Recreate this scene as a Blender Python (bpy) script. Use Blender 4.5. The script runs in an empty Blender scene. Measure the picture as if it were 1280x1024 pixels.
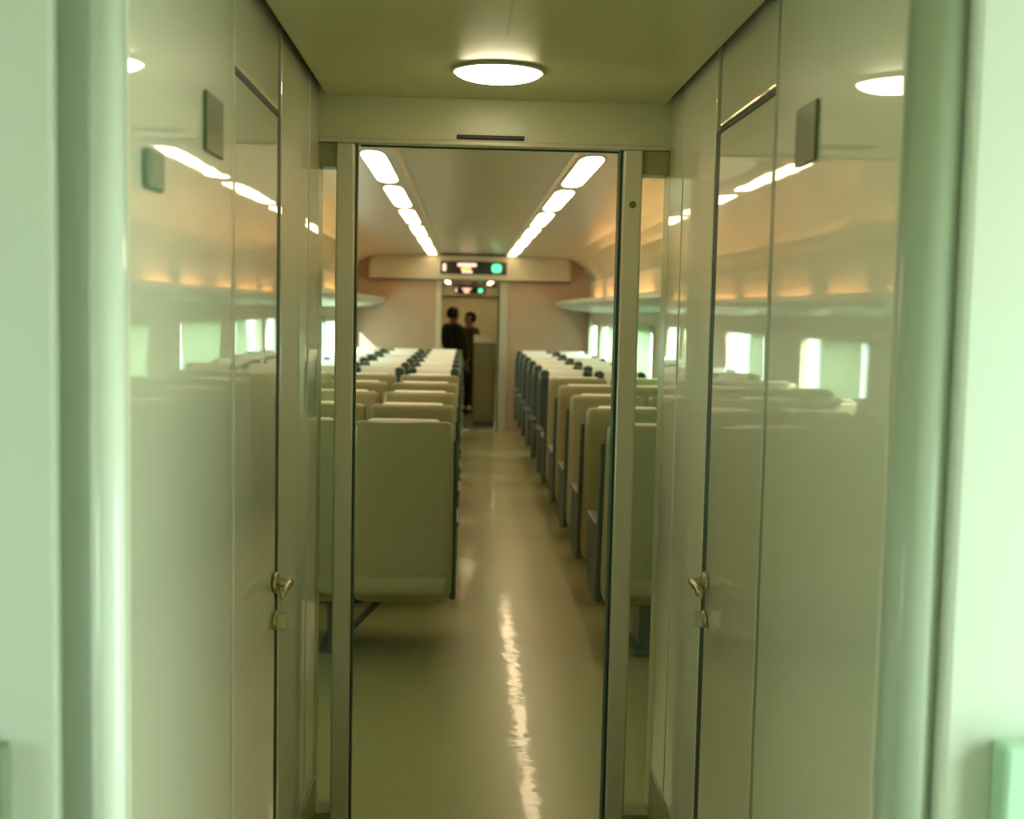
import bpy, bmesh, math, random
from mathutils import Vector, Matrix, Quaternion

SC = bpy.context.scene
COL = SC.collection
random.seed(7)

# ------------------------------------------------------------------ camera
F = 1550.0                                   # focal length in pixels of the 1280x1024 frame
cam_d = bpy.data.cameras.new('camera')
cam = bpy.data.objects.new('camera', cam_d)
COL.objects.link(cam)
cam_d.sensor_fit = 'HORIZONTAL'
cam_d.sensor_width = 36.0
cam_d.lens = F / 1280.0 * 36.0
cam_d.clip_start = 0.02
cam_d.clip_end = 200
ydir = Vector((583 - 640, -(388 - 512), -F)).normalized()      # world +Y seen from the camera
xr = Vector((1.0, -0.0185, 0.0))
xr.z = -(xr.x * ydir.x + xr.y * ydir.y) / ydir.z
xr.normalize()
zr = xr.cross(ydir)                                            # world +Z seen from the camera
R = Matrix((xr, ydir, zr))                                     # camera -> world
cam.matrix_world = Matrix.Translation((0, 0, 1.6)) @ R.to_4x4()
cam_d.dof.use_dof = True
cam_d.dof.focus_distance = 3.4
cam_d.dof.aperture_fstop = 3.6
SC.camera = cam

# ------------------------------------------------------------------ colour management
SC.view_settings.view_transform = 'Standard'
SC.view_settings.look = 'None'
SC.view_settings.gamma = 1.0
SC.view_settings.use_curve_mapping = False
SC.view_settings.exposure = 0.0

# ------------------------------------------------------------------ world (hazy daylight sky) and sun
W = bpy.data.worlds.new('daylight')
SC.world = W
W.use_nodes = True
nt = W.node_tree
nt.nodes.clear()
wo = nt.nodes.new('ShaderNodeOutputWorld')
wb = nt.nodes.new('ShaderNodeBackground')
wr = nt.nodes.new('ShaderNodeValToRGB')
wt = nt.nodes.new('ShaderNodeTexCoord')
ws = nt.nodes.new('ShaderNodeSeparateXYZ')
wm = nt.nodes.new('ShaderNodeMath'); wm.operation = 'MULTIPLY_ADD'
wm.inputs[1].default_value = 0.5; wm.inputs[2].default_value = 0.5
nt.links.new(wt.outputs['Generated'], ws.inputs[0])
nt.links.new(ws.outputs['Z'], wm.inputs[0])
nt.links.new(wm.outputs[0], wr.inputs[0])
wr.color_ramp.elements[0].position = 0.42; wr.color_ramp.elements[0].color = (0.52, 0.66, 0.56, 1)
wr.color_ramp.elements[1].position = 0.56; wr.color_ramp.elements[1].color = (0.77, 1.0, 0.89, 1)
nt.links.new(wr.outputs[0], wb.inputs[0])
wb.inputs[1].default_value = 8.3
nt.links.new(wb.outputs[0], wo.inputs[0])

sun_d = bpy.data.lights.new('sun', 'SUN')
sun_d.energy = 18.0
sun_d.color = (0.95, 1.0, 0.85)
sun_d.angle = math.radians(3)
sun = bpy.data.objects.new('sun', sun_d)
COL.objects.link(sun)
sun.rotation_mode = 'QUATERNION'
sun.rotation_quaternion = Vector((0.42, 1.0, -0.42)).normalized().to_track_quat('-Z', 'Y')
sun.location = (-6, -10, 6)

# ------------------------------------------------------------------ helpers
def mat(name, col, rough=0.5, metal=0.0, spec=0.5, noise=0.0, nscale=8.0, bump=0.0, bscale=20.0,
        emit=None, estr=0.0, coat=0.0, coat_rough=0.03, streak=None):
    m = bpy.data.materials.new(name)
    m.use_nodes = True
    n = m.node_tree
    b = n.nodes['Principled BSDF']
    b.inputs['Base Color'].default_value = (*col, 1)
    b.inputs['Roughness'].default_value = rough
    b.inputs['Metallic'].default_value = metal
    b.inputs['Specular IOR Level'].default_value = spec
    if coat:
        b.inputs['Coat Weight'].default_value = coat
        b.inputs['Coat Roughness'].default_value = coat_rough
    tc = n.nodes.new('ShaderNodeTexCoord')
    src = tc.outputs['Object']
    if streak:
        mp = n.nodes.new('ShaderNodeMapping')
        mp.inputs['Scale'].default_value = streak
        n.links.new(src, mp.inputs[0]); src = mp.outputs[0]
    if noise:
        t = n.nodes.new('ShaderNodeTexNoise')
        t.inputs['Scale'].default_value = nscale
        t.inputs['Detail'].default_value = 4
        mx = n.nodes.new('ShaderNodeMix'); mx.data_type = 'RGBA'
        mx.inputs[6].default_value = (*[c * (1 - noise) for c in col], 1)
        mx.inputs[7].default_value = (*[min(1, c * (1 + noise)) for c in col], 1)
        n.links.new(src, t.inputs['Vector'])
        n.links.new(t.outputs['Fac'], mx.inputs[0])
        n.links.new(mx.outputs[2], b.inputs['Base Color'])
    if bump:
        t = n.nodes.new('ShaderNodeTexNoise')
        t.inputs['Scale'].default_value = bscale
        t.inputs['Detail'].default_value = 2
        bp = n.nodes.new('ShaderNodeBump')
        bp.inputs['Strength'].default_value = 1.0
        bp.inputs['Distance'].default_value = bump
        n.links.new(src, t.inputs['Vector'])
        n.links.new(t.outputs['Fac'], bp.inputs['Height'])
        n.links.new(bp.outputs[0], b.inputs['Normal'])
        if coat:
            n.links.new(bp.outputs[0], b.inputs['Coat Normal'])
    if emit:
        b.inputs['Emission Color'].default_value = (*emit, 1)
        b.inputs['Emission Strength'].default_value = estr
    return m

def glass_mat(name, tint=(0.95, 1.0, 0.96)):
    m = bpy.data.materials.new(name)
    m.use_nodes = True
    n = m.node_tree
    n.nodes.clear()
    o = n.nodes.new('ShaderNodeOutputMaterial')
    tr = n.nodes.new('ShaderNodeBsdfTransparent'); tr.inputs[0].default_value = (*tint, 1)
    gl = n.nodes.new('ShaderNodeBsdfGlossy'); gl.inputs['Roughness'].default_value = 0.02
    fr = n.nodes.new('ShaderNodeFresnel'); fr.inputs[0].default_value = 1.5
    mx = n.nodes.new('ShaderNodeMixShader')
    ge = n.nodes.new('ShaderNodeNewGeometry')
    iv = n.nodes.new('ShaderNodeMath'); iv.operation = 'SUBTRACT'; iv.inputs[0].default_value = 1.0
    mu = n.nodes.new('ShaderNodeMath'); mu.operation = 'MULTIPLY'
    n.links.new(ge.outputs['Backfacing'], iv.inputs[1])
    n.links.new(iv.outputs[0], mu.inputs[0]); n.links.new(fr.outputs[0], mu.inputs[1])
    n.links.new(mu.outputs[0], mx.inputs[0])
    n.links.new(tr.outputs[0], mx.inputs[1])
    n.links.new(gl.outputs[0], mx.inputs[2])
    n.links.new(mx.outputs[0], o.inputs[0])
    return m

def curtain_mat(name, col):
    m = bpy.data.materials.new(name)
    m.use_nodes = True
    n = m.node_tree
    n.nodes.clear()
    o = n.nodes.new('ShaderNodeOutputMaterial')
    d = n.nodes.new('ShaderNodeBsdfDiffuse'); d.inputs[0].default_value = (*col, 1)
    t = n.nodes.new('ShaderNodeBsdfTranslucent'); t.inputs[0].default_value = (*col, 1)
    mx = n.nodes.new('ShaderNodeMixShader'); mx.inputs[0].default_value = 0.5
    n.links.new(d.outputs[0], mx.inputs[1]); n.links.new(t.outputs[0], mx.inputs[2])
    n.links.new(mx.outputs[0], o.inputs[0])
    return m

CEIL_L = (1.0, 0.755, 0.45)
M = dict(
    wall=mat('laminate_wall', (0.70, 0.68, 0.52), 0.38, noise=0.03, nscale=3, coat=1.0, coat_rough=0.02, bump=0.0006, bscale=3.0),
    seam=mat('dark_seam', (0.035, 0.05, 0.02), 0.7),
    skirt=mat('skirting', (0.28, 0.27, 0.11), 0.35, noise=0.08, nscale=12),
    ceil=mat('corridor_ceiling', (0.62, 0.58, 0.32), 0.28, noise=0.03, nscale=2),
    header=mat('header_panel', (0.58, 0.56, 0.34), 0.3, noise=0.03, nscale=4),
    frame=mat('frame_metal', (0.54, 0.48, 0.34), 0.32, metal=0.1, noise=0.04, nscale=6),
    gasket_or_gap_shade=mat('rubber_or_gap_shade', (0.02, 0.05, 0.025), 0.6),  # doorway seals, also the painted shade in the corridor door gaps
    floor=mat('vinyl_floor', (0.35, 0.325, 0.150), 0.30, noise=0.08, nscale=30, coat=0.32, coat_rough=0.07, bump=0.0012, bscale=9.0),
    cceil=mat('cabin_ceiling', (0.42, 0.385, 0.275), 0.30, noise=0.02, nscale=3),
    cwall=mat('cabin_side_wall', (0.60, 0.50, 0.36), 0.4, noise=0.03, nscale=4),
    endwall=mat('end_wall', (0.42, 0.285, 0.19), 0.45, noise=0.05, nscale=5),
    fascia=mat('end_fascia', (0.44, 0.40, 0.28), 0.4, noise=0.03),
    rack=mat('rack_metal', (0.42, 0.46, 0.38), 0.35, metal=0.2, noise=0.04),
    shell=mat('seat_shell', (0.33, 0.272, 0.13), 0.33, noise=0.04, nscale=10),
    shelledge=mat('seat_side', (0.085, 0.10, 0.072), 0.6, noise=0.1, nscale=10),
    teal=mat('seat_fabric', (0.030, 0.055, 0.048), 0.9, noise=0.3, nscale=60, bump=0.001, bscale=250),
    cover=mat('white_cover', (0.90, 0.90, 0.84), 0.85, noise=0.04, nscale=30, bump=0.001, bscale=90),
    base=mat('seat_base', (0.10, 0.12, 0.09), 0.45, metal=0.3, noise=0.1),
    plate=mat('green_plate', (0.10, 0.12, 0.035), 0.35, noise=0.2, nscale=15),
    greyplate=mat('grey_plate', (0.22, 0.27, 0.18), 0.4, noise=0.1, nscale=15),
    chrome=mat('handle_metal', (0.50, 0.45, 0.28), 0.22, metal=0.9, noise=0.05),
    post=mat('painted_post', (0.84, 0.90, 0.82), 0.22, noise=0.03, nscale=5, coat=0.6, coat_rough=0.08),
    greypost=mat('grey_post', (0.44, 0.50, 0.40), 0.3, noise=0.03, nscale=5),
    vest=mat('vestibule_wall', (0.72, 0.76, 0.68), 0.35, noise=0.03, nscale=3),
    recess=mat('shaded_recess_panel', (0.54, 0.60, 0.53), 0.4, noise=0.03, nscale=5),  # darker than the wall panel, recess shade put into the colour
    palegreen=mat('pale_green_plastic', (0.48, 0.72, 0.54), 0.4, noise=0.04, nscale=5),
    slot=mat('black_plastic', (0.012, 0.010, 0.006), 0.5),
    led_black=mat('display_glass', (0.008, 0.012, 0.008), 0.2),
    led_orange=mat('led_orange', (0.1, 0.03, 0), 0.4, emit=(1.0, 0.33, 0.06), estr=2.6),
    led_pink=mat('led_pale', (0.1, 0.06, 0.05), 0.4, emit=(1.0, 0.66, 0.55), estr=1.5),
    led_green=mat('led_green', (0, 0.1, 0.04), 0.4, emit=(0.12, 1.0, 0.42), estr=1.7),
    sill=mat('threshold_metal', (0.75, 0.72, 0.55), 0.25, metal=0.6, noise=0.05),
    trolley=mat('cabinet_body', (0.22, 0.20, 0.09), 0.45, noise=0.06),
    trolleytop=mat('cabinet_top', (0.70, 0.55, 0.40), 0.4, noise=0.04),
    lamp=mat('round_lamp', (0.8, 0.8, 0.75), 0.4, emit=(1.0, 0.88, 0.55), estr=19.0),
    panel=mat('light_panel', (0.8, 0.8, 0.75), 0.4, emit=CEIL_L, estr=11.0),
    cove=mat('warm_tube', (0.8, 0.7, 0.5), 0.4, emit=(1.0, 0.52, 0.20), estr=34.0),
    glass=glass_mat('clear_glass'),
    curtain=curtain_mat('curtain_cloth', (0.78, 0.86, 0.72)),
    skin=mat('skin', (0.42, 0.24, 0.14), 0.55, noise=0.05),
    hair=mat('black_hair', (0.015, 0.012, 0.008), 0.5, noise=0.2, nscale=60),
    coatdark=mat('dark_coat', (0.030, 0.036, 0.020), 0.85, noise=0.15, nscale=30),
    coatolive=mat('olive_coat', (0.10, 0.095, 0.03), 0.85, noise=0.15, nscale=30),
    trousers=mat('dark_trousers', (0.06, 0.06, 0.03), 0.85, noise=0.15, nscale=30),
    shoe=mat('black_shoe', (0.015, 0.015, 0.012), 0.4, noise=0.1),
    bag=mat('dark_green_bag', (0.02, 0.04, 0.025), 0.6, noise=0.15, nscale=20),
    ground=mat('pale_concrete', (0.60, 0.62, 0.56), 0.9, noise=0.12, nscale=3),
)

def to_obj(name, bm, m, parent=None, smooth=False, bevel=0.0, seg=2):
    bmesh.ops.recalc_face_normals(bm, faces=bm.faces)
    me = bpy.data.meshes.new(name)
    bm.to_mesh(me); bm.free()
    me.materials.append(M[m])
    if smooth:
        for p in me.polygons: p.use_smooth = True
    o = bpy.data.objects.new(name, me)
    COL.objects.link(o)
    if parent: o.parent = parent
    if bevel:
        md = o.modifiers.new('bevel', 'BEVEL')
        md.width = bevel; md.segments = seg; md.limit_method = 'ANGLE'; md.angle_limit = math.radians(40)
    return o

def add_box(bm, x0, x1, y0, y1, z0, z1):
    v = [bm.verts.new((x, y, z)) for x in (x0, x1) for y in (y0, y1) for z in (z0, z1)]
    for f in ((0, 1, 3, 2), (4, 6, 7, 5), (0, 4, 5, 1), (2, 3, 7, 6), (0, 2, 6, 4), (1, 5, 7, 3)):
        bm.faces.new([v[i] for i in f])

def box(name, x0, x1, y0, y1, z0, z1, m, parent=None, bevel=0.0):
    bm = bmesh.new()
    add_box(bm, x0, x1, y0, y1, z0, z1)
    return to_obj(name, bm, m, parent, bevel=bevel)

def boxes(name, lst, m, parent=None, bevel=0.0):
    bm = bmesh.new()
    for b in lst: add_box(bm, *b)
    return to_obj(name, bm, m, parent, bevel=bevel)

def rings(bm, rs, close=True):
    """skin a stack of equal-length rings"""
    vv = [[bm.verts.new(p) for p in r] for r in rs]
    n = len(rs[0])
    for a, b in zip(vv[:-1], vv[1:]):
        for i in range(n):
            bm.faces.new((a[i], a[(i + 1) % n], b[(i + 1) % n], b[i]))
    if close:
        bm.faces.new(vv[0][::-1]); bm.faces.new(vv[-1])
    return vv

def rrect(hw, hd, r, k=4):
    """rounded rectangle outline"""
    r = min(r, hw * 0.999, hd * 0.999)
    pts = []
    for cx, cy, a0 in ((hw - r, hd - r, 0), (-hw + r, hd - r, 90), (-hw + r, -hd + r, 180), (hw - r, -hd + r, 270)):
        for i in range(k + 1):
            a = math.radians(a0 + 90 * i / k)
            pts.append((cx + r * math.cos(a), cy + r * math.sin(a)))
    return pts

def loft_z(name, levels, m, parent=None, xc=0.0):
    """levels: (z, yc, halfw, halfd, r)"""
    bm = bmesh.new()
    rs = [[(xc + p[0], yc + p[1], z) for p in rrect(hw, hd, r)] for z, yc, hw, hd, r in levels]
    rings(bm, rs)
    return to_obj(name, bm, m, parent, smooth=True)

def cyl(name, p0, p1, r, m, parent=None, n=16, r2=None):
    p0, p1 = Vector(p0), Vector(p1)
    d = (p1 - p0).normalized()
    a = d.orthogonal().normalized(); b = d.cross(a)
    r2 = r if r2 is None else r2
    bm = bmesh.new()
    ring = lambda c, q: [c + q * (a * math.cos(2 * math.pi * i / n) + b * math.sin(2 * math.pi * i / n)) for i in range(n)]
    rings(bm, [ring(p0, r), ring(p1, r2)])
    o = to_obj(name, bm, m, parent, smooth=True)
    md = o.modifiers.new('bevel', 'BEVEL'); md.width = min(r, r2) * 0.2; md.segments = 2; md.limit_method = 'ANGLE'
    return o

def empty(name, loc=(0, 0, 0), rz=0.0):
    o = bpy.data.objects.new(name, None)
    o.empty_display_size = 0.1
    COL.objects.link(o)
    o.location = loc; o.rotation_euler = (0, 0, rz)
    return o

def tag(o, label, cat, group=None, kind=None):
    o['label'] = label; o['category'] = cat
    if group: o['group'] = group
    if kind: o['kind'] = kind
    return o

def struct(o):
    o['kind'] = 'structure'
    return o

def copy_tree(o, parent=None):
    c = o.copy(); COL.objects.link(c)
    if parent: c.parent = parent
    for ch in o.children: copy_tree(ch, c)
    return c

ORD = ['first', 'second', 'third', 'fourth', 'fifth', 'sixth', 'seventh', 'eighth', 'ninth', 'tenth', 'eleventh', 'twelfth', 'thirteenth']

# ------------------------------------------------------------------ key dimensions
XL, XR = -0.41, 0.555          # corridor walls
YP = 3.45                      # corridor face of the partition
CL, CR = -1.53, 1.635           # cabin side walls
YE = 16.5                      # far end wall of the cabin
ZC, ZD = 2.176, 2.050            # corridor ceiling, doorway head
ZCC = 2.32                     # cabin ceiling

# ------------------------------------------------------------------ floor
struct(box('floor', -1.75, 1.80, -1.4, 35.4, -0.10, 0.0, 'floor'))
struct(box('ground', -30, 30, -25, 60, -1.3, -1.2, 'ground'))

# ------------------------------------------------------------------ corridor
# left wall: dark backing slab, laminate panels, skirting
def corridor_wall(name, x, s, y0, yd0, yd1, yp, zhead=2.012):
    """s = -1 left wall, +1 right wall; the visible face is at x"""
    t = 0.03
    def bx(nm, a, b, z0, z1, m, par, off=0.0, tt=t, bev=0.004):
        xa, xb = x + s * off, x + s * (off + tt)
        return box(nm, min(xa, xb), max(xa, xb), a, b, z0, z1, m, par, bevel=bev)
    root = struct(bx(name, y0 + 0.01, yp, 0, 2.3, 'seam', None, off=t, tt=0.03, bev=0))
    bx('wall_panel', y0, yd0 - 0.018, 0.02, ZC + 0.03, 'wall', root)
    bx('wall_panel', yd0 + 0.003, yd1 - 0.003, zhead + 0.006, ZC + 0.03, 'wall', root)
    bx('wall_panel', yd1 + 0.046, yp - 0.001, 0.02, ZC + 0.03, 'wall', root)
    bx('seal_or_gap_shade', yd1 - 0.006, yd1 + 0.046, 0.02, zhead, 'gasket_or_gap_shade', root, off=0.002, tt=0.02, bev=0)  # dark strip fills the door gap in place of its shade
    bx('seal_or_gap_shade', yd0, yd1, zhead - 0.006, zhead + 0.004, 'gasket_or_gap_shade', root, off=0.002, tt=0.02, bev=0)  # dark strip stands in for the recess shadow along the door top
    bx('joint_strip', yd0 - 0.018, yd0 + 0.001, 0.02, ZC + 0.03, 'greyplate' if s > 0 else 'frame', root, off=0.0005, tt=0.02, bev=0)
    bx('jamb_strip', yp - 0.22, yp - 0.205, 0.02, ZC + 0.03, 'frame', root, off=-0.002, tt=0.02, bev=0.002)
    return root

wl = corridor_wall('wall_left', XL, -1, 1.53, 2.215, 2.715, YP)
wr_ = corridor_wall('wall_right', XR, 1, 1.60, 2.275, 2.775, YP)

def corridor_door(name, x, s, yd0, yd1, zhead=2.012):
    t = 0.03
    xa, xb = x + s * 0.0, x + s * t
    d = struct(box(name, min(xa, xb), max(xa, xb), yd0 + 0.003, yd1 - 0.009, 0.02, zhead - 0.008, 'wall', bevel=0.004))
    # lever handle: rosette, neck, lever bar
    yc = yd1 - 0.035
    h = cyl('handle', (x, yc, 1.0), (x - s * 0.012, yc, 1.0), 0.024, 'chrome', d)
    cyl('neck', (x - s * 0.010, yc, 1.0), (x - s * 0.036, yc, 1.0), 0.010, 'chrome', h)
    bm = bmesh.new()
    rs = []
    for k, (yy, zz, r) in enumerate(((yc + 0.012, 1.0, 0.009), (yc - 0.02, 1.0, 0.010), (yc - 0.07, 1.003, 0.009), (yc - 0.115, 1.000, 0.008), (yc - 0.128, 0.996, 0.005))):
        rs.append([(x - s * 0.038 + r * 0.7 * math.cos(a), yy, zz + r * math.sin(a)) for a in [2 * math.pi * i / 12 for i in range(12)]])
    rings(bm, rs)
    to_obj('lever', bm, 'chrome', h, smooth=True)
    l = cyl('lock', (x, yc, 0.915), (x - s * 0.010, yc, 0.915), 0.022, 'chrome', d)
    box('thumb_turn', *sorted((x - s * 0.008, x - s * 0.030)), yc - 0.004, yc + 0.004, 0.898, 0.932, 'chrome', l, bevel=0.002)
    # strike on the frame side
    box('strike_plate', *sorted((x + s * 0.001, x - s * 0.006)), yd1 + 0.052, yd1 + 0.082, 0.945, 0.985, 'chrome', d, bevel=0.003)
    return d
corridor_door('door_1', XL, -1, 2.215, 2.715)
corridor_door('door_2', XR, 1, 2.275, 2.775)
# skirtings
struct(box('baseboard_left', XL - 0.001, XL + 0.006, 2.735, YP - 0.001, 0.0, 0.27, 'skirt', bevel=0.002))
struct(box('baseboard_right', XR - 0.006, XR + 0.001, 2.795, YP - 0.001, 0.0, 0.30, 'skirt', bevel=0.002))
# corridor ceiling with dark shadow gaps along both walls
ce = struct(box('ceiling', XL + 0.018, XR - 0.018, 1.3, YP - 0.006, ZC, ZC + 0.03, 'ceil', bevel=0.004))
struct(box('ceiling_backing', XL - 0.06, XR + 0.06, 1.3, YP, ZC + 0.05, ZC + 0.09, 'seam'))
box('ceiling_seam_strip', 0.072, 0.078, 1.3, 2.66, ZC - 0.0015, ZC + 0.001, 'frame', ce)

# partition between the corridor and the cabin
PT = 0.10
part = struct(boxes('wall_partition', [
    (-1.75, XL - 0.0, YP, YP + PT, 0.0, 2.4),
    (XR + 0.0, 1.80, YP, YP + PT, 0.0, 2.4),
    (XL, XR, YP, YP + PT, ZD, 2.4)], 'header'))
# doorway frame: two posts, head rail, two narrow side lights
fr = struct(empty('door_3', (0.07, YP, 0)))
def child_box(nm, x0, x1, y0, y1, z0, z1, m, par, off, bevel=0.003):
    return box(nm, x0 - off[0], x1 - off[0], y0 - off[1], y1 - off[1], z0 - off[2], z1 - off[2], m, par, bevel)
OFF = (0.07, YP, 0)
child_box('door_post', -0.362, -0.312, YP - 0.012, YP + PT, 0, ZD, 'frame', fr, OFF, 0.006)
child_box('door_post', 0.425, 0.478, YP - 0.012, YP + PT, 0, ZD, 'frame', fr, OFF, 0.006)
child_box('seal_or_gap_shade', -0.312, -0.307, YP + 0.02, YP + 0.06, 0, ZD, 'gasket_or_gap_shade', fr, OFF, 0.001)
child_box('seal_or_gap_shade', 0.417, 0.425, YP + 0.01, YP + 0.07, 0, ZD, 'gasket_or_gap_shade', fr, OFF, 0.001)
child_box('head_rail', XL, XR, YP - 0.010, YP - 0.0005, ZD - 0.0, ZD + 0.012, 'frame', fr, OFF, 0.002)
child_box('seal_or_gap_shade', -0.30, 0.42, YP + 0.04, YP + 0.06, ZD - 0.003, ZD, 'gasket_or_gap_shade', fr, OFF, 0.001)
for a, b in ((XL, -0.362), (0.478, XR)):
    child_box('corner_block', a, b, YP + 0.005, YP + PT, 1.985, ZD, 'skirt', fr, OFF, 0.002)
    child_box('sill_block', a, b, YP + 0.005, YP + PT, 0.0, 0.16, 'skirt', fr, OFF, 0.002)
    child_box('side_glass', a, b, YP + 0.045, YP + 0.051, 0.16, 1.985, 'glass', fr, OFF, 0)
kb = cyl('post_button', (0.452, YP - 0.012, 1.90), (0.452, YP - 0.017, 1.90), 0.010, 'plate')
kb.parent = fr; kb.matrix_parent_inverse = Matrix.Translation((-0.07, -YP, 0))
# door sensor slot above the doorway
ds = box('door_sensor', -0.035, 0.150, YP - 0.010, YP + 0.0, 2.068, 2.0785, 'slot', bevel=0.002)
tag(ds, 'thin black door sensor bar on the header above the near doorway', 'sensor')

# round ceiling lamp in the corridor
lr = empty('ceiling_lamp', (0.066, 3.03, ZC))
tag(lr, 'bright round dome lamp on the corridor ceiling in front of the doorway', 'lamp')
bm = bmesh.new()
rs = []
for k in range(7):
    a = math.radians(90 * k / 6)
    rr = 0.102 * math.cos(a) + 0.002; zz = -0.006 - 0.022 * math.sin(a)
    rs.append([(rr * math.cos(t), rr * math.sin(t), zz) for t in [2 * math.pi * i / 48 for i in range(48)]])
rings(bm, rs)
to_obj('diffuser', bm, 'lamp', lr, smooth=True)
bm = bmesh.new()
rs = []
for rr, zz in ((0.105, 0.0), (0.114, 0.0), (0.114, -0.005), (0.110, -0.008), (0.105, -0.007)):
    rs.append([(rr * math.cos(t), rr * math.sin(t), zz) for t in [2 * math.pi * i / 48 for i in range(48)]])
rings(bm, rs + [rs[0]], close=False)
to_obj('bezel', bm, 'frame', lr, smooth=True)

# small plates on the corridor walls
p1 = box('wall_sign', XL - 0.0, XL + 0.006, 1.955, 2.085, 1.838, 1.930, 'plate', bevel=0.002)
tag(p1, 'small dark green plate high on the left corridor wall', 'sign')
p2 = box('wall_sign', XR - 0.006, XR + 0.0, 1.985, 2.105, 1.852, 1.948, 'plate', bevel=0.002)
tag(p2, 'small dark green plate high on the right corridor wall', 'sign')
p3 = box('wall_plate', XL, XL + 0.012, 1.590, 1.665, 1.745, 1.795, 'greyplate', bevel=0.004)
tag(p3, 'small grey plate on the left corridor wall beside the bright corner post', 'plate')

# ------------------------------------------------------------------ vestibule where the camera stands
YV = 1.50
# left: rounded corner post, recessed strip, wall panel
def vcyl_post(name, xc, yc, r, z1, m):
    bm = bmesh.new()
    rs = [[(xc + r * math.cos(a), yc + r * math.sin(a), z) for a in [2 * math.pi * i / 32 for i in range(32)]] for z in (0, z1)]
    rings(bm, rs)
    return struct(to_obj(name, bm, m, smooth=True))
vcyl_post('trim_1', XL - 0.021, YV + 0.012, 0.021, ZC, 'post')
struct(box('wall_vestibule_left_recess', XL - 0.095, XL - 0.030, YV + 0.025, YV + 0.07, 0, 2.3, 'recess', bevel=0.003))
struct(box('wall_vestibule_left', -1.72, XL - 0.081, YV + 0.002, YV + 0.05, 0, 2.3, 'vest', bevel=0.006))
# right: grey rounded column, bright wall panel
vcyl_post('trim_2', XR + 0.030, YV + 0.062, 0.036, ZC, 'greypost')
struct(box('wall_vestibule_right', XR + 0.056, 1.78, YV + 0.012, YV + 0.06, 0, 2.3, 'vest', bevel=0.010))
# outer walls of the vestibule (unseen), entrance openings sized for the daylight on the panels; ceiling; rear wall
struct(boxes('wall_entrance_left', [(-1.75, -1.68, -1.4, 0.35, 0, 2.3), (-1.75, -1.68, 0.80, YP, 0, 2.3), (-1.75, -1.68, 0.35, 0.80, 1.75, 2.3), (-1.75, -1.68, 0.35, 0.80, 0, 1.0)], 'vest'))
struct(boxes('wall_entrance_right', [(1.74, 1.80, -1.4, 0.10, 0, 2.3), (1.74, 1.80, 1.35, YP, 0, 2.3), (1.74, 1.80, 0.10, 1.35, 2.05, 2.3)], 'vest'))
struct(box('ceiling_vestibule', -1.75, 1.80, -1.4, 1.32, 2.24, 2.32, 'ceil'))
struct(boxes('ceiling_service', [(-1.75, XL - 0.065, 1.32, YP, 2.30, 2.36), (XR + 0.065, 1.80, 1.32, YP, 2.30, 2.36)], 'ceil'))
struct(box('wall_back', -1.75, 1.80, -1.5, -1.4, 0, 2.32, 'vest'))
# pale boxes low on both vestibule walls
q1 = box('wall_box', -0.66, -0.545, YV - 0.03, YV + 0.002, 0.70, 1.066, 'greyplate', bevel=0.008)
tag(q1, 'grey box low on the wall at the bottom left corner', 'box')
q2 = box('wall_box', 0.675, 0.82, YV - 0.03, YV + 0.012, 0.70, 1.075, 'palegreen', bevel=0.008)
tag(q2, 'pale green box low on the bright wall at the bottom right corner', 'box')

# ------------------------------------------------------------------ cabin shell
WIN = [(3.9, 4.9), (5.35, 7.0), (8.0, 9.65), (10.75, 12.45), (13.15, 14.85), (15.35, 16.25)]
ZW0, ZW1 = 0.80, 1.46
def cabin_wall(name, xin, xout):
    l = [(min(xin, xout), max(xin, xout), YP + PT, YE, 0, ZW0), (min(xin, xout), max(xin, xout), YP + PT, YE, ZW1, 2.42)]
    y = YP + PT
    for a, b in WIN:
        l.append((min(xin, xout), max(xin, xout), y, a, ZW0, ZW1)); y = b
    l.append((min(xin, xout), max(xin, xout), y, YE, ZW0, ZW1))
    return struct(boxes(name, l, 'cwall'))
cabin_wall('wall_cabin_left', CL, CL - 0.04)
cabin_wall('wall_cabin_right', CR, CR + 0.04)
n = 0
for s, xin in ((-1, CL), (1, CR)):
    for a, b in WIN:
        n += 1
        w = struct(empty('window_%d' % n, (xin, (a + b) / 2, (ZW0 + ZW1) / 2)))
        hw, hh = (b - a) / 2, (ZW1 - ZW0) / 2
        # frame: rounded rectangular ring set around the opening
        bm = bmesh.new()
        outer = rrect(hw + 0.03, hh + 0.03, 0.10, 5); inner = rrect(hw - 0.02, hh - 0.02, 0.07, 5)
        loops = []
        for pts, xx in ((outer, -s * 0.0), (outer, -s * 0.012), (inner, -s * 0.012), (inner, s * 0.030), (outer, s * 0.030)):
            loops.append([bm.verts.new((xx, p[0], p[1])) for p in pts])
        k = len(outer)
        for A, B in zip(loops, loops[1:] + [loops[0]]):
            for i in range(k):
                bm.faces.new((A[i], A[(i + 1) % k], B[(i + 1) % k], B[i]))
        to_obj('window_frame', bm, 'cwall', w)
        box('window_glass', *sorted((s * 0.020, s * 0.025)), -hw + 0.0, hw - 0.0, -hh + 0.0, hh - 0.0, 'glass', w)
        pl = bpy.data.lights.new('window_portal', 'AREA'); pl.shape = 'RECTANGLE'; pl.size = b - a; pl.size_y = ZW1 - ZW0
        pl.cycles.is_portal = True
        po = bpy.data.objects.new('window_portal', pl); COL.objects.link(po)
        po.location = (xin + s * 0.06, (a + b) / 2, (ZW0 + ZW1) / 2)
        po.rotation_euler = (math.radians(90), 0, math.radians(90) if s > 0 else math.radians(-90))
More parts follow.
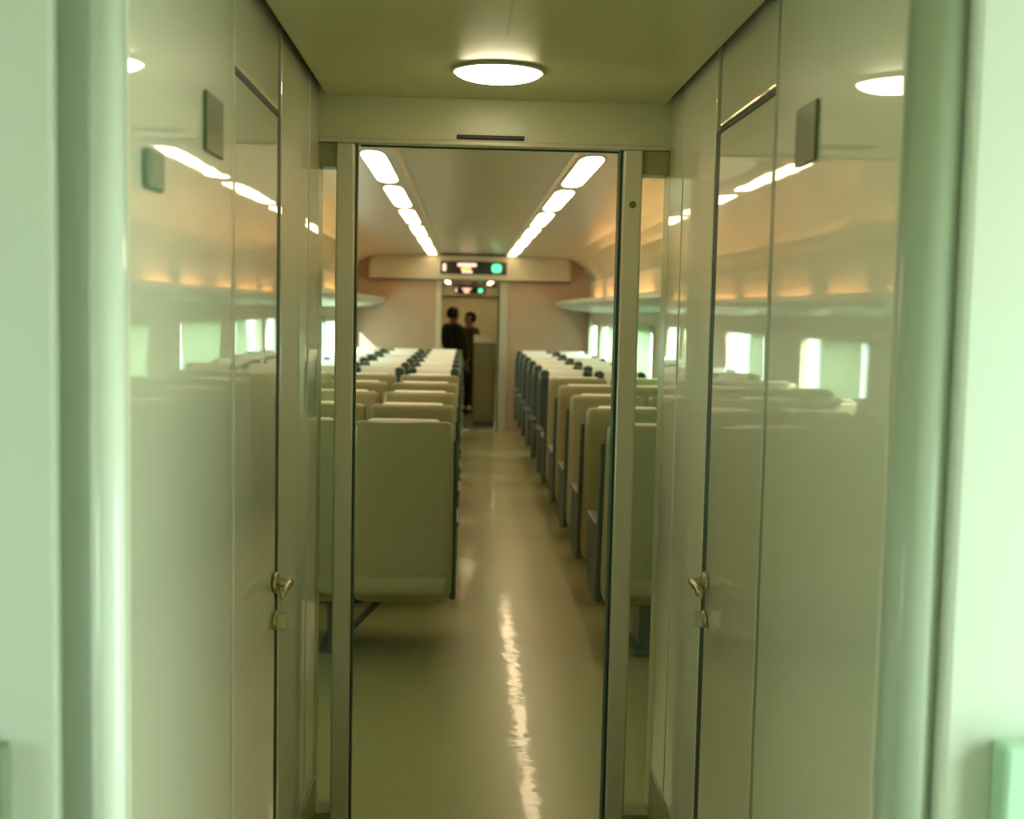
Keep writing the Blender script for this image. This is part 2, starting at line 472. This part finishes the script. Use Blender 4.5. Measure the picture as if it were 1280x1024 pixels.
for (px, py0, py1, pz0, pz1, s) in ((-1.77, 0.35, 0.80, 1.0, 1.75, -1), (1.82, 0.10, 1.35, 0, 2.05, 1)):
    pl = bpy.data.lights.new('entrance_portal', 'AREA'); pl.shape = 'RECTANGLE'; pl.size = py1 - py0; pl.size_y = pz1 - pz0
    pl.cycles.is_portal = True
    po = bpy.data.objects.new('entrance_portal', pl); COL.objects.link(po)
    po.location = (px, (py0 + py1) / 2, (pz0 + pz1) / 2)
    po.rotation_euler = (math.radians(90), 0, math.radians(90) if s > 0 else math.radians(-90))

# cabin ceiling: flat centre, coved edges (extruded profile)
def extrude_profile(name, prof, y0, y1, m, parent=None, thick=0.03, smooth=False):
    bm = bmesh.new()
    up = [(x, z + thick) for x, z in prof[::-1]]
    loop = prof + up
    rings(bm, [[(x, y0, z) for x, z in loop], [(x, y1, z) for x, z in loop]])
    return to_obj(name, bm, m, parent, smooth=smooth)
cov = [(-1.53, 2.00), (-1.50, 2.10), (-1.42, 2.20), (-1.30, 2.27), (-1.15, 2.305), (-0.60, ZCC)]
covr = [(CR - (x - CL), z) for x, z in cov][::-1]
prof = cov + [(-0.34, ZCC), (-0.33, ZCC + 0.02), (0.49, ZCC + 0.02), (0.50, ZCC)] + covr
struct(extrude_profile('ceiling_cabin', prof, YP + PT, YE, 'cceil', thick=0.06))

# ------------------------------------------------------------------ far end wall, fascia, doorway
DX0, DX1, DZ = -0.33, 0.44, 2.00
struct(boxes('wall_end', [(CL, DX0 - 0.06, YE, YE + 0.12, 0, 2.42), (DX1 + 0.10, CR, YE, YE + 0.12, 0, 2.42), (DX0 - 0.06, DX1 + 0.10, YE, YE + 0.12, DZ + 0.01, 2.42)], 'endwall'))
fe = struct(empty('door_4', (0.06, YE, 0)))
O4 = (0.06, YE, 0)
child_box('door_post', DX0 - 0.07, DX0, YE - 0.02, YE + 0.13, 0, DZ, 'frame', fe, O4, 0.006)
child_box('door_post', DX1, DX1 + 0.11, YE - 0.02, YE + 0.13, 0, DZ, 'fascia', fe, O4, 0.006)
child_box('seal_or_gap_shade', DX1 - 0.02, DX1, YE + 0.02, YE + 0.10, 0, DZ, 'gasket_or_gap_shade', fe, O4, 0.001)
child_box('threshold', DX0, DX1 - 0.02, YE - 0.02, YE + 0.10, 0, 0.008, 'sill', fe, O4, 0.002)

def fascia(name, y, x0, x1):
    # soffit box over the end doorway with rounded upper corners
    bm = bmesh.new()
    z0, z1, r = 2.00, 2.315, 0.12
    pts = [(x0, z0), (x1, z0)]
    for cx, a0 in ((x1 - r, 0), (x0 + r, 90)):
        for i in range(7):
            a = math.radians(a0 + 90 * i / 6)
            pts.append((cx + r * math.cos(a), z1 - r + r * math.sin(a)))
    rings(bm, [[(x, y - 0.16, z) for x, z in pts], [(x, y, z) for x, z in pts]])
    f = struct(to_obj(name, bm, 'fascia', bevel=0.008))
    box('lower_lip', x0 + 0.01, x1 - 0.01, y - 0.15, y - 0.001, 1.985, 1.9995, 'seam', f)
    return f
fascia('trim_3', YE, -1.28, 1.36)

def led_sign(y, label, x0=-0.35, x1=0.52):
    zc, hh = 2.155, 0.085
    r = empty('destination_display', ((x0 + x1) / 2, y, zc))
    tag(r, label, 'display')
    w = (x1 - x0) / 2
    box('housing', -w - 0.02, w + 0.02, -0.012, 0.0, -hh - 0.018, hh + 0.018, 'fascia', r, bevel=0.004)
    sc_ = box('screen', -w, w, -0.016, -0.010, -hh, hh, 'led_black', r, bevel=0.002)
    def rr(nm, xa, xb, za, zb, m):
        bm = bmesh.new()
        pts = rrect((xb - xa) / 2, (zb - za) / 2, min(xb - xa, zb - za) * 0.35, 4)
        rings(bm, [[((xa + xb) / 2 + p[0], yy, (za + zb) / 2 + p[1]) for p in pts] for yy in (-0.019, -0.0155)])
        to_obj(nm, bm, m, sc_)
    rr('pale_letters', -w + 0.03, -w + 0.075, -0.05, 0.05, 'led_pink')
    rr('pale_letters', -w + 0.22, -w + 0.475, 0.015, 0.060, 'led_pink')
    rr('orange_letters', -w + 0.27, -w + 0.40, -0.035, 0.012, 'led_orange')
    rr('pale_letters', -w + 0.28, -w + 0.42, -0.068, -0.038, 'led_pink')
    rr('green_symbol', w - 0.20, w - 0.07, -0.055, 0.055, 'led_green')
    return r
led_sign(YE - 0.161, 'black display with orange and green lights over the far doorway of this car')

# ------------------------------------------------------------------ ceiling light panels
def stadium(hw, hd, rx, ry, k=7):
    pts = []
    for sx, sy, a0 in ((1, 1, 0), (-1, 1, 90), (-1, -1, 180), (1, -1, 270)):
        for i in range(k + 1):
            a = math.radians(a0 + 90 * i / k)
            pts.append((sx * (hw - rx) + rx * math.cos(a), sy * (hd - ry) + ry * math.sin(a)))
    return pts
def light_panel(label, x, y0, L, z, group):
    r = empty('ceiling_light', (x, y0 + L / 2, z))
    bm = bmesh.new()
    pts = stadium(0.058, L / 2, 0.045, 0.20)
    rings(bm, [[(p[0], p[1], 0.0) for p in pts], [(p[0], p[1], -0.002) for p in pts]])
    to_obj('diffuser', bm, 'panel', r)
    bm = bmesh.new()
    o_ = stadium(0.068, L / 2 + 0.02, 0.052, 0.21)
    A = [bm.verts.new((p[0], p[1], 0)) for p in o_]; B = [bm.verts.new((p[0], p[1], -0.003)) for p in o_]
    i_ = stadium(0.059, L / 2 + 0.004, 0.046, 0.20)
    C = [bm.verts.new((p[0], p[1], -0.003)) for p in i_]; D = [bm.verts.new((p[0], p[1], 0)) for p in i_]
    k = len(o_)
    for P, Q in ((A, B), (B, C), (C, D), (D, A)):
        for i in range(k): bm.faces.new((P[i], P[(i + 1) % k], Q[(i + 1) % k], Q[i]))
    to_obj('trim_ring', bm, 'skirt', r)
    tag(r, label, 'light', group)
    return r
LP = 1.70
ys = [5.68 + LP * k for k in range(0, 7)]
for side, x in (('left', -0.452), ('right', 0.58)):
    for k, y0 in enumerate(ys):
        L = LP - 0.20
        if y0 + L > YE - 0.2: L = YE - 0.2 - y0
        if k == 0: y0 += 0.08; L -= 0.08
        if L < 0.3: continue
        light_panel('long white light panel on the cabin ceiling, %s from near doorway in the %s row' % (ORD[k], side),
                    x, y0, L, ZCC, 'white light panels on the cabin ceiling')

# ------------------------------------------------------------------ luggage racks, warm tubes, curtains
def rack(name, s, xin, label):
    r = empty(name, (xin, (YP + PT + YE) / 2, 1.60))
    y0, y1 = YP + PT + 0.02 - r.location.y, YE - 0.01 - r.location.y
    # section in (distance from wall, z): shelf with thick rounded lip and sloping underside
    sec = [(0.0, 0.005), (0.22, 0.02), (0.40, 0.055), (0.445, 0.075), (0.462, 0.105), (0.455, 0.140), (0.432, 0.150), (0.415, 0.135), (0.405, 0.10), (0.05, 0.075), (0.0, 0.075)]
    bm = bmesh.new()
    rings(bm, [[(-s * a, y, z) for a, z in sec] for y in (y0, y1)])
    to_obj('shelf', bm, 'rack', r, bevel=0.004)
    for k in range(9):
        yy = y0 + 0.5 + k * 1.5
        box('bracket', *sorted((-s * 0.0, -s * 0.40)), yy - 0.012, yy + 0.012, 0.07, 0.115, 'rack', r, bevel=0.003)
    tag(r, label, 'luggage rack')
rack('luggage_rack', -1, CL, 'long grey luggage rack above the windows on the left side')
rack('luggage_rack', 1, CR, 'long grey luggage rack above the windows on the right side')

tube = None
for s, xin, side in ((-1, CL, 'left'), (1, CR, 'right')):
    for k in range(9):
        y = 4.5 + 1.36 * k
        if tube is None:
            tube = empty('strip_light')
            cyl('tube', (0, -0.46, 0.012), (0, 0.46, 0.012), 0.009, 'cove', tube)
            box('fitting', -0.02, 0.02, -0.50, 0.50, -0.012, 0.002, 'rack', tube, bevel=0.003)
            o = tube
        else:
            o = copy_tree(tube)
        o.location = (xin - s * 0.07, y, 1.742)
        tag(o, 'warm orange strip light behind the %s luggage rack, %s from the near doorway' % (side, ORD[k]), 'light', 'warm strip lights above the luggage racks')
for s, xin in ((-1, CL), (1, CR)):
    b_ = struct(box('trim_light_ledge', *sorted((xin, xin - s * 0.16)), YP + PT + 0.01, YE - 0.01, 1.712, 1.7295, 'rack', bevel=0.004))

def curtain(side, xin, s, a, b, label):
    z0, z1 = ZW0 - 0.03, ZW1 + 0.04
    nn = max(12, int((b - a) / 0.012))
    bm = bmesh.new()
    cols = []
    for i in range(nn + 1):
        y = a + (b - a) * i / nn
        w = 0.006 * math.sin(2 * math.pi * (y - a) / 0.09) + 0.002 * math.sin(37 * y)
        cols.append([bm.verts.new((xin - s * (0.022 + w * (1 + 0.3 * (z1 - z) )), y, z)) for z in (z0, (z0 + z1) / 2, z1)])
    for A, B in zip(cols[:-1], cols[1:]):
        for j in range(2): bm.faces.new((A[j], B[j], B[j + 1], A[j + 1]))
    o = to_obj('curtain', bm, 'curtain', smooth=True)
    md = o.modifiers.new('thick', 'SOLIDIFY'); md.thickness = 0.002
    tag(o, label, 'curtain', 'pale pleated window curtains')
for k, (a, b) in enumerate([(3.95, 4.5), (5.4, 6.5), (8.08, 9.15), (10.8, 11.3), (13.2, 13.4)]):
    curtain('left', CL, -1, a, b, 'pale pleated curtain on the left side, at the %s window from the near doorway' % ORD[k])
for k, (a, b) in enumerate([(3.95, 4.8), (5.4, 6.95), (8.05, 9.6), (10.8, 12.35), (13.2, 14.05), (14.62, 14.85), (15.85, 16.2)]):
    curtain('right', CR, 1, a, b, [
        'pale pleated curtain on the right side, at the first window from the near doorway',
        'pale pleated curtain on the right side, at the second window from the near doorway',
        'pale pleated curtain on the right side, at the third window from the near doorway',
        'pale pleated curtain on the right side, at the fourth window from the near doorway',
        'near half of the pale curtain at the fifth window on the right side',
        'narrow far half of the pale curtain at the fifth window on the right side',
        'narrow pale curtain on the right side next to the far end wall'][k])

# ------------------------------------------------------------------ seats
SW, SP = 0.455, 0.475          # seat width and pitch within a unit
def seat_unit(name, nseat):
    """origin on the floor, centre of the unit; the seats face +Y, the rear of the shell is at y = 0"""
    root = empty(name)
    xs = [(i - (nseat - 1) / 2) * SP for i in range(nseat)]
    hw = SW / 2
    for x in xs:
        sh = loft_z('back_shell', [
            (0.275, 0.100, hw - 0.05, 0.060, 0.05), (0.285, 0.095, hw - 0.018, 0.080, 0.05), (0.32, 0.090, hw - 0.004, 0.085, 0.05),
            (0.42, 0.078, hw, 0.070, 0.045), (0.60, 0.062, hw, 0.055, 0.04), (0.85, 0.040, hw, 0.045, 0.035), (1.02, 0.022, hw - 0.001, 0.040, 0.03),
            (1.095, 0.014, hw - 0.003, 0.036, 0.03), (1.112, 0.012, hw - 0.009, 0.031, 0.026), (1.120, 0.012, hw - 0.024, 0.020, 0.018)], 'shell', root, x)
        loft_z('pocket', [(0.315, -0.002, hw - 0.05, 0.010, 0.008), (0.335, -0.002, hw - 0.025, 0.014, 0.012), (0.39, 0.004, hw - 0.022, 0.012, 0.01), (0.40, 0.006, hw - 0.022, 0.006, 0.005)], 'shell', sh, x)
        loft_z('backrest', [
            (0.42, 0.150, hw - 0.02, 0.05, 0.04), (0.47, 0.155, hw - 0.004, 0.065, 0.045), (0.62, 0.140, hw - 0.002, 0.062, 0.045), (0.85, 0.105, hw - 0.001, 0.050, 0.04),
            (1.00, 0.090, hw - 0.002, 0.055, 0.045), (1.10, 0.070, hw - 0.006, 0.047, 0.04), (1.119, 0.058, hw - 0.03, 0.032, 0.028)], 'teal', root, x)
        loft_z('headrest_cover', [
            (0.88, 0.100, 0.158, 0.0555, 0.03), (0.885, 0.100, 0.162, 0.058, 0.032), (1.00, 0.090, 0.163, 0.061, 0.034), (1.09, 0.070, 0.163, 0.056, 0.034),
            (1.118, 0.057, 0.162, 0.047, 0.03), (1.127, 0.052, 0.150, 0.034, 0.026)], 'cover', root, x)
        loft_z('seat_cushion', [
            (0.33, 0.36, hw - 0.03, 0.20, 0.05), (0.345, 0.36, hw - 0.016, 0.235, 0.06), (0.42, 0.365, hw - 0.014, 0.240, 0.06), (0.455, 0.365, hw - 0.02, 0.232, 0.06), (0.465, 0.36, hw - 0.05, 0.20, 0.05)], 'teal', root, x)
    # armrests: outer ones have a pale side panel down to the frame
    ends = [xs[0] - hw - 0.004, xs[-1] + hw + 0.004]
    for e, sg in ((ends[0], -1), (ends[1], 1)):
        bm = bmesh.new()
        prof = [(0.165, 0.26), (0.30, 0.235), (0.52, 0.27), (0.565, 0.34), (0.56, 0.55), (0.52, 0.605), (0.22, 0.625), (0.165, 0.66), (0.135, 0.80), (0.100, 1.02), (0.075, 1.03), (0.105, 0.8), (0.13, 0.55)]
        rings(bm, [[(e + sg * (-0.014), y, z) for y, z in prof], [(e + sg * 0.014, y, z) for y, z in prof]])
        a = to_obj('side_panel', bm, 'shelledge', root, bevel=0.007, seg=3)
        box('arm_pad', e - 0.024, e + 0.024, 0.14, 0.54, 0.608, 0.640, 'base', a, bevel=0.010)
    for x in [(a + b) / 2 for a, b in zip(xs[:-1], xs[1:])]:
        box('armrest', x - 0.019, x + 0.019, 0.13, 0.52, 0.585, 0.632, 'base', root, bevel=0.010)
    # frame beam, pedestal legs with foot plates
    w = nseat * SP / 2
    box('seat_frame', -w + 0.02, w - 0.02, 0.14, 0.50, 0.270, 0.33, 'base', root, bevel=0.01)
    for x in (-w + 0.34, w - 0.56) if nseat == 3 else (-w + 0.24, w - 0.24):
        lg = boxes('leg', [(x - 0.03, x + 0.03, 0.20, 0.44, 0.02, 0.275)], 'base', root, bevel=0.01)
        box('foot_plate', x - 0.06, x + 0.06, 0.14, 0.50, 0.0, 0.022, 'base', lg, bevel=0.004)
    # diagonal footrest linkage under the rear of the unit
    for x in (xs[-1],) if nseat == 2 else xs:
        cyl('footrest_arm', (x - 0.10, 0.16, 0.26), (x - 0.24, 0.06, 0.13), 0.014, 'base', root)
    return root

triple = seat_unit('triple_seat', 3)
double = seat_unit('double_seat', 2)
LC = -0.035 - 3 * SP / 2       # centre of the three-seat units
RC = 0.632 + 2 * SP / 2        # centre of the two-seat units
first = {'l': True, 'r': True}
for i in range(11):
    y = 5.53 + 0.99 * i if i < 5 else 5.60 + 1.0 * i + 0.03
    away = i < 5
    for sd in 'lr':
        src = triple if sd == 'l' else double
        if first[sd]: o = src; first[sd] = False
        else: o = copy_tree(src)
        o.scale = (1, 1, 0.98)
        if away: o.location = (LC if sd == 'l' else RC, y, 0)
        else:
            o.location = (LC if sd == 'l' else RC, y + 0.15, 0); o.rotation_euler = (0, 0, math.pi)
        what = 'three-seat bench left of the aisle' if sd == 'l' else 'two-seat bench right of the aisle'
        if away: lab = '%s, beige back to the viewer, %s row from near doorway' % (what, ORD[i])
        else: lab = '%s, white covers facing the viewer, %s row from far wall' % (what, ORD[10 - i])
        tag(o, lab.replace(' such', ''), 'train seat', 'rows of train seats in the cabin')

# ------------------------------------------------------------------ beyond the far doorway
struct(boxes('wall_next_left', [(-0.75, -0.47, YE + 0.121, 20.0, 0, 2.3)], 'wall'))
struct(boxes('wall_next_right', [(0.60, 0.85, YE + 0.121, 20.0, 0, 2.3)], 'wall'))
struct(box('ceiling_next_corridor', -0.8, 0.9, YE + 0.121, 20.0, 2.25, 2.33, 'ceil'))
struct(boxes('wall_next_partition', [(-1.6, -0.40, 20.0, 20.1, 0, 2.42), (0.52, 1.7, 20.0, 20.1, 0, 2.42), (-0.4, 0.52, 20.0, 20.1, 2.17, 2.42)], 'header'))
struct(box('wall_next_cabin_left', -1.63, -1.53, 20.1, 35.0, 0, 2.42, 'cwall'))
struct(box('wall_next_cabin_right', 1.62, 1.72, 20.1, 35.0, 0, 2.42, 'cwall'))
struct(box('ceiling_next_cabin', -1.63, 1.72, 20.1, 35.0, 2.33, 2.42, 'cceil'))
struct(box('wall_next_end', -1.53, 1.62, 35.0, 35.1, 0, 2.42, 'header'))
struct(box('door_5', -0.30, 0.42, 34.95, 35.0, 0, 1.97, 'header', bevel=0.01))
fascia('trim_4', 35.0, -1.28, 1.36)
led_sign(34.838, 'tiny display with orange and green lights seen deep through the far doorway')
for side, x in (('left', -0.50), ('right', 0.62)):
    for k, y0 in enumerate((21.0, 24.4, 27.8, 29.6, 31.4, 33.1)):
        light_panel('small white ceiling light of the next car, %s from its end, %s row' % (ORD[5 - k], side), x, y0, 1.5, 2.33, 'ceiling lights in the next car')
# round lamp of the far vestibule
lf = empty('ceiling_lamp', (0.066, 18.4, 2.25))
tag(lf, 'round lamp on the ceiling of the vestibule beyond the far doorway', 'lamp')
bm = bmesh.new()
rings(bm, [[(r_ * math.cos(t), r_ * math.sin(t), z_) for t in [2 * math.pi * i / 32 for i in range(32)]] for r_, z_ in ((0.12, 0), (0.12, -0.01), (0.08, -0.022), (0.02, -0.026))])
to_obj('diffuser', bm, 'panel', lf, smooth=True)

# beige cabinet standing just past the far doorway
tr = empty('cabinet', (0.27, 17.25, 0))
tag(tr, 'tall narrow cabinet with a pale sloping top just past the far doorway', 'cabinet')
box('body', -0.16, 0.15, -0.2, 0.2, 0.07, 1.16, 'trolley', tr, bevel=0.015)
box('plinth', -0.15, 0.14, -0.17, 0.18, 0.0, 0.07, 'base', tr)
bm = bmesh.new()
pts = [(-0.165, 1.16), (0.155, 1.16), (0.155, 1.175), (0.02, 1.25), (-0.15, 1.265), (-0.165, 1.25)]
rings(bm, [[(x, yy, z) for x, z in pts] for yy in (-0.21, 0.21)])
to_obj('top', bm, 'trolleytop', tr, bevel=0.01)
box('door_panel', -0.13, 0.12, -0.208, -0.195, 0.14, 1.08, 'trolley', tr, bevel=0.006)

# ------------------------------------------------------------------ people in the far vestibule
def skin_mesh(name, verts, edges, radii, m, parent, sub=2, root=0):
    me = bpy.data.meshes.new(name)
    me.from_pydata([tuple(v) for v in verts], edges, [])
    me.materials.append(M[m])
    o = bpy.data.objects.new(name, me); COL.objects.link(o); o.parent = parent
    sk = o.modifiers.new('skin', 'SKIN'); sk.use_smooth_shade = True
    me.skin_vertices[0].data[root].use_root = True if hasattr(me.skin_vertices[0].data[root], 'use_root') else None
    for i, r in enumerate(radii):
        r = r if isinstance(r, tuple) else (r, r)
        me.skin_vertices[0].data[i].radius = r
    sb = o.modifiers.new('sub', 'SUBSURF'); sb.levels = sub; sb.render_levels = sub
    return o

def person(name, loc, rz, H, coat, label, arm_r, arm_l, bag=False):
    """facing -Y before rotation; H standing height"""
    k = H / 1.70
    root = empty(name, loc, rz)
    tag(root, label, 'person')
    S = lambda x, y, z: Vector((x * k, y * k, z * k))
    V, E, Rr = [], [], []
    def v(p, r, par=None):
        V.append(p); Rr.append(r if not isinstance(r, tuple) else (r[0] * k, r[1] * k))
        if par is not None: E.append((par, len(V) - 1))
        return len(V) - 1
    pel = v(S(0, 0, 0.95), (0.13, 0.095))
    wst = v(S(0, 0, 1.10), (0.115, 0.085), pel)
    chs = v(S(0, 0.005, 1.28), (0.14, 0.10), wst)
    shd = v(S(0, 0.01, 1.39), (0.10, 0.07), chs)
    nk = v(S(0, 0.0, 1.46), (0.052, 0.052), shd)
    jw = v(S(0, -0.015, 1.52), (0.058, 0.066), nk)
    hd = v(S(0, -0.005, 1.60), (0.075, 0.092), jw)
    v(S(0, 0.0, 1.66), (0.055, 0.07), hd)
    nose = v(S(0, -0.108, 1.565), (0.013, 0.013), hd)
    for sx in (-1, 1):
        v(S(sx * 0.080, 0.0, 1.575), (0.012, 0.020), hd)
    wr = {}
    for sx, arm in ((1, arm_r), (-1, arm_l)):
        a = v(S(sx * 0.175, 0.01, 1.375), (0.055, 0.055), shd)
        e = v(S(*arm[0]), (0.042, 0.042), a)
        w = v(S(*arm[1]), (0.027, 0.024), e)
        hdir = (S(*arm[1]) - S(*arm[0])).normalized()
        pm = v(S(*arm[1]) + hdir * 0.055 * k, (0.036, 0.020), w)
        wr[sx] = (V[pm].copy(), hdir)
        side = hdir.cross(Vector((0, 1, 0)))
        side = side.normalized() if side.length > 0.1 else Vector((1, 0, 0))
        for q in range(4):
            off = side * (q - 1.5) * 0.019 * k
            L = (0.062, 0.072, 0.068, 0.054)[q] * k
            curl = Vector((0, -1, 0)) * 0.02 * k
            f1 = v(V[pm] + off + hdir * 0.045 * k, (0.0088, 0.0085), pm)
            f2 = v(V[f1] + hdir * L * 0.55 + curl * 0.4, (0.0082, 0.008), f1)
            v(V[f2] + hdir * L * 0.40 + curl, (0.0065, 0.0065), f2)
        t1 = v(V[w] + side * (-0.034 * k) + hdir * 0.045 * k, (0.011, 0.011), w)
        v(V[t1] + side * (-0.010 * k) + hdir * 0.040 * k, (0.009, 0.009), t1)
    for sx in (-1, 1):
        h = v(S(sx * 0.09, 0, 0.88), (0.085, 0.09), pel)
        kn = v(S(sx * 0.10, -0.01, 0.49), (0.055, 0.058), h)
        an = v(S(sx * 0.105, 0.02, 0.09), (0.036, 0.040), kn)
        v(S(sx * 0.11, -0.10, 0.035), (0.036, 0.024), an)
    skin_mesh('body', V, E, Rr, 'skin', root)
    # coat: torso and sleeves, ending at hem and cuffs
    cV, cE, cR = [], [], []
    def c(p, r, par=None):
        cV.append(p); cR.append((r[0] * k, r[1] * k))
        if par is not None: cE.append((par, len(cV) - 1))
        return len(cV) - 1
    a0 = c(S(0, 0, 0.98), (0.165, 0.125))
    c(S(0, 0, 0.80), (0.180, 0.135), a0)
    a1 = c(S(0, 0, 1.13), (0.155, 0.115), a0)
    a2 = c(S(0, 0.005, 1.30), (0.170, 0.125), a1)
    a3 = c(S(0, 0.01, 1.405), (0.125, 0.090), a2)
    c(S(0, 0.005, 1.455), (0.066, 0.066), a3)
    for sx, arm in ((1, arm_r), (-1, arm_l)):
        s1 = c(S(sx * 0.18, 0.01, 1.385), (0.072, 0.072), a3)
        s2 = c(S(*arm[0]), (0.058, 0.058), s1)
        c(S(*arm[1]), (0.042, 0.042), s2)
    skin_mesh('coat', cV, cE, cR, coat, root)
    for sx in (-1, 1):
        tV = [S(sx * 0.085, 0, 0.92), S(sx * 0.10, -0.01, 0.49), S(sx * 0.105, 0.015, 0.10)]
        skin_mesh('trouser_leg', tV, [(0, 1), (1, 2)], [(0.10 * k, 0.105 * k), (0.072 * k, 0.075 * k), (0.058 * k, 0.062 * k)], 'trousers', root)
        skin_mesh('shoe', [S(sx * 0.105, 0.04, 0.045), S(sx * 0.108, -0.06, 0.040), S(sx * 0.112, -0.14, 0.032)], [(0, 1), (1, 2)],
                  [(0.045 * k, 0.044 * k), (0.046 * k, 0.038 * k), (0.042 * k, 0.030 * k)], 'shoe', root)
    # hair cap
    bm = bmesh.new()
    bmesh.ops.create_uvsphere(bm, u_segments=24, v_segments=16, radius=1.0)
    for vt in list(bm.verts):
        if vt.co.z < -0.75 or (vt.co.y < -0.45 and vt.co.z < 0.35): bm.verts.remove(vt)
    for vt in bm.verts:
        vt.co = Vector((vt.co.x * 0.086, vt.co.y * 0.104 + 0.008, vt.co.z * 0.105 + 1.600)) * k
    h = to_obj('hair', bm, 'hair', root, smooth=True)
    md = h.modifiers.new('thick', 'SOLIDIFY'); md.thickness = 0.012
    # eyes and mouth
    for sx in (-1, 1):
        bm = bmesh.new(); bmesh.ops.create_uvsphere(bm, u_segments=10, v_segments=8, radius=0.012 * k)
        for vt in bm.verts: vt.co += S(sx * 0.031, -0.088, 1.595)
        to_obj('eye', bm, 'slot', root, smooth=True)
    return root, wr

person('person', (-0.19, 18.2, 0), math.radians(125), 1.65, 'coatdark',
       'person in dark coat standing at the left beyond the far doorway',
       ((0.26, -0.03, 1.12), (0.22, -0.20, 0.95)), ((-0.25, 0.0, 1.12), (-0.26, -0.06, 0.88)))
p2_, w2 = person('person', (0.06, 19.2, 0), math.radians(-60), 1.58, 'coatolive',
       'person in olive coat behind the dark-coated person beyond the far doorway',
       ((0.25, -0.02, 1.12), (0.24, -0.16, 0.93)), ((-0.25, 0.0, 1.12), (-0.24, -0.10, 0.90)))
